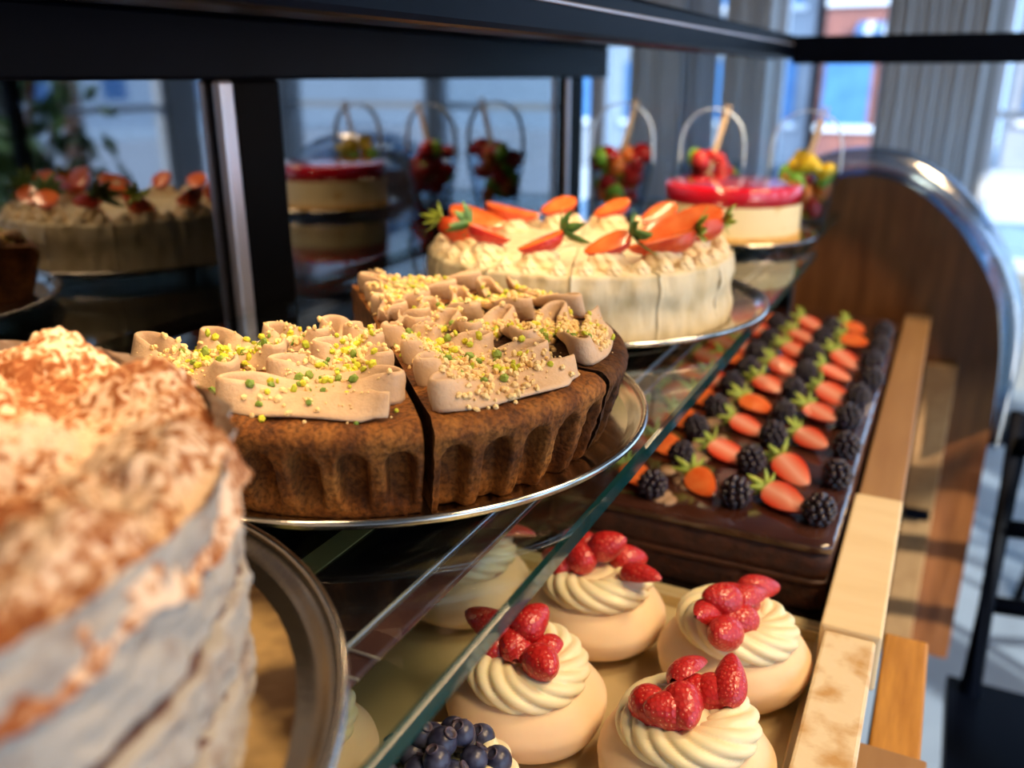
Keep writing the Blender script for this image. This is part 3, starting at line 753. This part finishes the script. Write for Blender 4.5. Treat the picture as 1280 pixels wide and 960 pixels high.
# ---------------------------------------------------------------- lower tray: pavlovas
ty = thing('baking_tray', 'flat pale gold baking tray under the pavlovas', 'tray', (-19, 29, -37))
link('tray_floor', MB().box(-16, 15.4, -28, 26.2, 0, .35).me('tray_floor', M['tray']), ty)
lip = MB()
lip.box(-16.4, 15.8, 26.0, 26.5, 0, 1.2).box(15.3, 15.8, -28, 26, 0, 1.2).box(-16.4, -16, -28, 26, 0, 1.2).box(-16.4, 15.8, 26.5, 27.3, 1.0, 1.25)
bevel(link('rim', lip.me('rim', M['tray']), ty), .1)
def mering(seed):
    n, k = 26, 72; V = []; F = []
    for i in range(n+1):
        t = i/n; ph = -pi/2+pi*t; 
        R = 4.74; rr = R*abs(cos(ph))**.62; z = 2.1+2.15*math.copysign(abs(sin(ph))**.9, ph)
        if ph > 0: rr *= 1-.10*sin(ph)
        for j in range(k):
            a = 2*pi*j/k; x, y = cos(a), sin(a)
            d = 1+.035*n3(x*1.3+seed, y*1.3, z*.4)+.008*sin(z*6+3*n3(x*2, y*2, seed))
            V.append((rr*d*x, rr*d*y, max(0, z)))
    for i in range(n):
        for j in range(k): l = (j+1) % k; F.append((i*k+j, i*k+l, (i+1)*k+l, (i+1)*k+j))
    return mk('meringue', V, F, M['mering'])
def swirl(seed, Rm=2.3, rm=1.42, lob=7, tw=13):
    nu, nv = 200, 60; V = []; F = []
    for i in range(nu):
        u = 2*pi*i/nu
        for j in range(nv):
            v = 2*pi*j/nv; g = abs(sin((lob*v+tw*u)/2))**.6
            r = rm*(.80+.23*g)*(1+.05*sin(2*u+seed)); q = Rm+r*cos(v)
            V.append((q*cos(u), q*sin(u), r*sin(v)*.72+.18*sin(u+seed)))
    for i in range(nu):
        k = (i+1) % nu
        for j in range(nv): l = (j+1) % nv; F.append((i*nv+j, k*nv+j, k*nv+l, i*nv+l))
    b = len(V); V.append((0, 0, 1.15))
    for j in range(24): a = 2*pi*j/24; V.append((2.0*cos(a), 2.0*sin(a), .5)); F.append((b, b+1+j, b+1+(j+1) % 24))
    return mk('cream_swirl', V, F, M['cream'])
MER = [mering(s) for s in (1, 4)]; SW = [swirl(s) for s in (0, 2)]
BL = MB(); BL.add([v*.72 for v in ICO2[0]], ICO2[1]); BLm = BL.me('blueberry', M['blue'], True)
CRm = MB().lathe([(.30, 0), (.34, .14), (.27, .16), (.22, .02), (0, -.02)], 12).me('crown', M['crown'], True)
def pavlova(x, y, label, kind, seed, rz=0):
    t = thing('pavlova', label, 'dessert', (x, y, -36.65), rz, 'pavlovas on the lower tray'); rnd = random.Random(seed)
    link('meringue', MER[seed % 2], t); link('cream_swirl', SW[seed % 2], t, (0, 0, 4.35))
    if kind == 'straw':
        spots = [(-1.4, .7, 0), (-.4, 1.2, 0), (.8, .9, 0), (-1.0, -.7, 0), (.4, -.6, .1), (1.5, -.3, 0), (0, .2, .9), (-.6, .5, .7)]
        for q, (px, py, pz) in enumerate(spots[:8 if seed % 3 else 7]):
            px *= 1.3; py *= 1.3
            if q % 2 == 1: link('strawberry_piece', HB, t, (px, py, 5.55+pz), (radians(rnd.uniform(130, 200)), radians(rnd.uniform(-25, 15)), rnd.uniform(0, 6.28)), .78)
            else: link('strawberry_piece', WB, t, (px-.6, py, 5.35+pz), (rnd.uniform(0, 6), radians(rnd.uniform(-30, 10)), rnd.uniform(0, 6.28)), 1.0)
    else:
        spots = [(1.45*cos(a)*f, 1.45*sin(a)*f, z) for f, z, nn, o in ((1.85, .05, 10, 0), (1.05, .75, 6, .3), (.0, 1.5, 1, 0), (.8, 1.55, 3, 1)) for a in [2*pi*q/nn+o for q in range(nn)]]
        for px, py, pz in spots:
            b = link('blueberry', BLm, t, (px+rnd.uniform(-.1, .1), py+rnd.uniform(-.1, .1), 5.25+pz), (rnd.uniform(-.9, .9), rnd.uniform(-.9, .9), 0), rnd.uniform(.88, 1.06))
            link('crown', CRm, b, (0, 0, .66))
pavlova(-17.7, 49.3, 'strawberry pavlova nearest the dark chocolate cake, beside the glass edge', 'straw', 1)
pavlova(-18.1, 39.0, 'strawberry pavlova partly under the green glass edge, behind the blueberries', 'straw', 2, 1)
pavlova(-8.0, 48.4, 'strawberry pavlova at the right, next to the cream coloured ledge', 'straw', 4, 2)
pavlova(-8.4, 38.4, 'strawberry pavlova nearest the bottom edge, next to the mottled stone', 'straw', 5, .4)
pavlova(-17.9, 28.9, 'blueberry topped pavlova under the tip of the glass edge', 'blue', 6)
pavlova(-27.6, 48.5, 'pavlova half hidden under the glass shelf beyond the others', 'straw', 7, .8)
pavlova(-27.6, 29.2, 'pavlova peeking out beside the rim of the near steel plate', 'straw', 8, .8)

# ---------------------------------------------------------------- chocolate sheet cake and its berries
cc = thing('chocolate_sheet_cake', 'long glazed chocolate sheet cake topped with berries on the lower deck', 'cake', (-14.6, 92.5, -37))
def slab(name, z0, z1, m, inset, seed, bvl=.2):
    x, y = 11-inset, 34-inset; n = 120; loop = []
    for i in range(n):
        a = 2*pi*i/n; c, s = cos(a), sin(a); k = (abs(c)**60+abs(s)**60)**(-1/60); loop.append((x*c*k, y*s*k))
    # resample into a denser outline by straight sides
    P = []
    for (ax, ay), (bx, by) in zip(loop, loop[1:]+loop[:1]):
        q = max(1, int(hypot(bx-ax, by-ay)/.8))
        for i in range(q): P.append((ax+(bx-ax)*i/q, ay+(by-ay)*i/q))
    V = []; F = []; N = len(P); L = 8
    for j in range(L+1):
        z = z0+(z1-z0)*j/L; rnd_ = bvl*(sm(.75, 1, j/L)**2+sm(.75, 1, 1-j/L)**2)
        for px, py in P:
            d = .12*n3(px*1.3, py*1.3, z*2+seed)-rnd_; V.append((px*(1+d/x), py*(1+d/y), z))
    for j in range(L):
        for i in range(N): k = (i+1) % N; F.append((j*N+i, j*N+k, (j+1)*N+k, (j+1)*N+i))
    F += [tuple(range(N))[::-1], tuple(range(L*N, L*N+N))]
    me = mk(name, V, F, m); return link(name, me, cc)
slab('lower_sponge', .3, 2.5, M['choc'], .1, 1); slab('filling', 2.5, 2.9, M['ganache'], 0, 2, .05)
slab('upper_sponge', 2.9, 5.0, M['choc'], .1, 3); slab('glaze_top', 5.0, 5.9, M['glaze'], 0, 4, .25)
link('cake_tray', MB().box(-11.4, 11.4, -34.6, 34.6, 0, .3).me('cake_tray', M['steel_b']), cc)
TOPZ = -37+5.88
def drup():
    rnd = random.Random(2); mb = MB()
    rows = [(.15, .55, 6), (.5, .86, 9), (.95, .98, 10), (1.4, .88, 9), (1.8, .58, 6), (2.05, .15, 2)]
    for k, (z, r, n) in enumerate(rows):
        for i in range(n):
            a = 2*pi*i/n+.35*k; c = Vector((r*cos(a), r*sin(a), z)); s = .30*rnd.uniform(.92, 1.08)
            mb.add([c+v*s for v in ICO1[0]], ICO1[1])
    mb.add([Vector((v.x*.75, v.y*.75, v.z*.85+1.05)) for v in ICO1[0]], ICO1[1])
    return mb.me('blackberry', M['bb'], True)
BBm = drup()
SBw = 3.3
cols_s = [(-8.0, 'outer column by the ledge', 9, 0), (-13.8, 'second column from the ledge', 9, .3), (-19.4, 'third column from the ledge', 9, -.4), (-22.3, 'innermost column', 8, 6.2)]
cols_b = [(-4.9, 'edge column by the ledge', 9, .2), (-11.2, 'second column from the ledge', 9, 0), (-17.4, 'third column from the ledge', 9, -1.4), (-24.4, 'innermost column', 7, 3)]
ORD = ['first', 'second', 'third', 'fourth', 'fifth', 'sixth', 'seventh', 'eighth', 'ninth']
rnd = random.Random(77)
for x, where, n, oy in cols_s:
    for k in range(n):
        y = 63+6.7*k+oy+rnd.uniform(-.4, .4); xx = x+rnd.uniform(-.35, .35)
        o = bpy.data.objects.new('strawberry_half', None)
        t = link('strawberry_half', HB if rnd.random() < (.85 if x > -15 else .35) else HBs, None, (xx-1.4, y+.8, TOPZ+1.15), (radians(rnd.uniform(12, 34)), radians(rnd.uniform(2, 14)), radians(rnd.uniform(-48, -18))), rnd.uniform(.88, 1.05))
        bpy.data.objects.remove(o)
        tag(t, 'halved strawberry, %s from near end, %s of chocolate cake' % (ORD[k], where), 'strawberry', 'halved strawberries on the chocolate cake')
        link('leaves', CX[k % 3], t, (.15, 0, -.1), (0, 0, 0), 1.0)
for x, where, n, oy in cols_b:
    for k in range(n):
        y = 62.2+6.6*k+oy+rnd.uniform(-.4, .4); xx = x+rnd.uniform(-.35, .35)
        t = link('blackberry', BBm, None, (xx, y, TOPZ+.02), (rnd.uniform(-.25, .25), rnd.uniform(-.25, .25), rnd.uniform(0, 6)), rnd.uniform(.95, 1.08))
        tag(t, 'blackberry, %s from near end, %s of chocolate cake' % (ORD[k], where), 'blackberry', 'blackberries on the chocolate cake')
M['dab'] = mat('pale_ganache', (.42, .28, .18), .6, (.30, .17, .09), 60, bump=.4)
mb = MB()
for k in range(46):
    y = 60.5+rnd.uniform(0, 1)*60; x = -16.2+rnd.gauss(0, .5) if True else 0; r = rnd.uniform(.5, .9)
    mb.add([(x+14.6+v.x*r, y-92.5+v.y*r*1.5, 5.9+max(-.02, v.z*.22)) for v in ICO1[0]], ICO1[1])
o = link('chocolate_shavings', mb.me('chocolate_shavings', M['dab'], True), cc); o['kind'] = 'stuff'
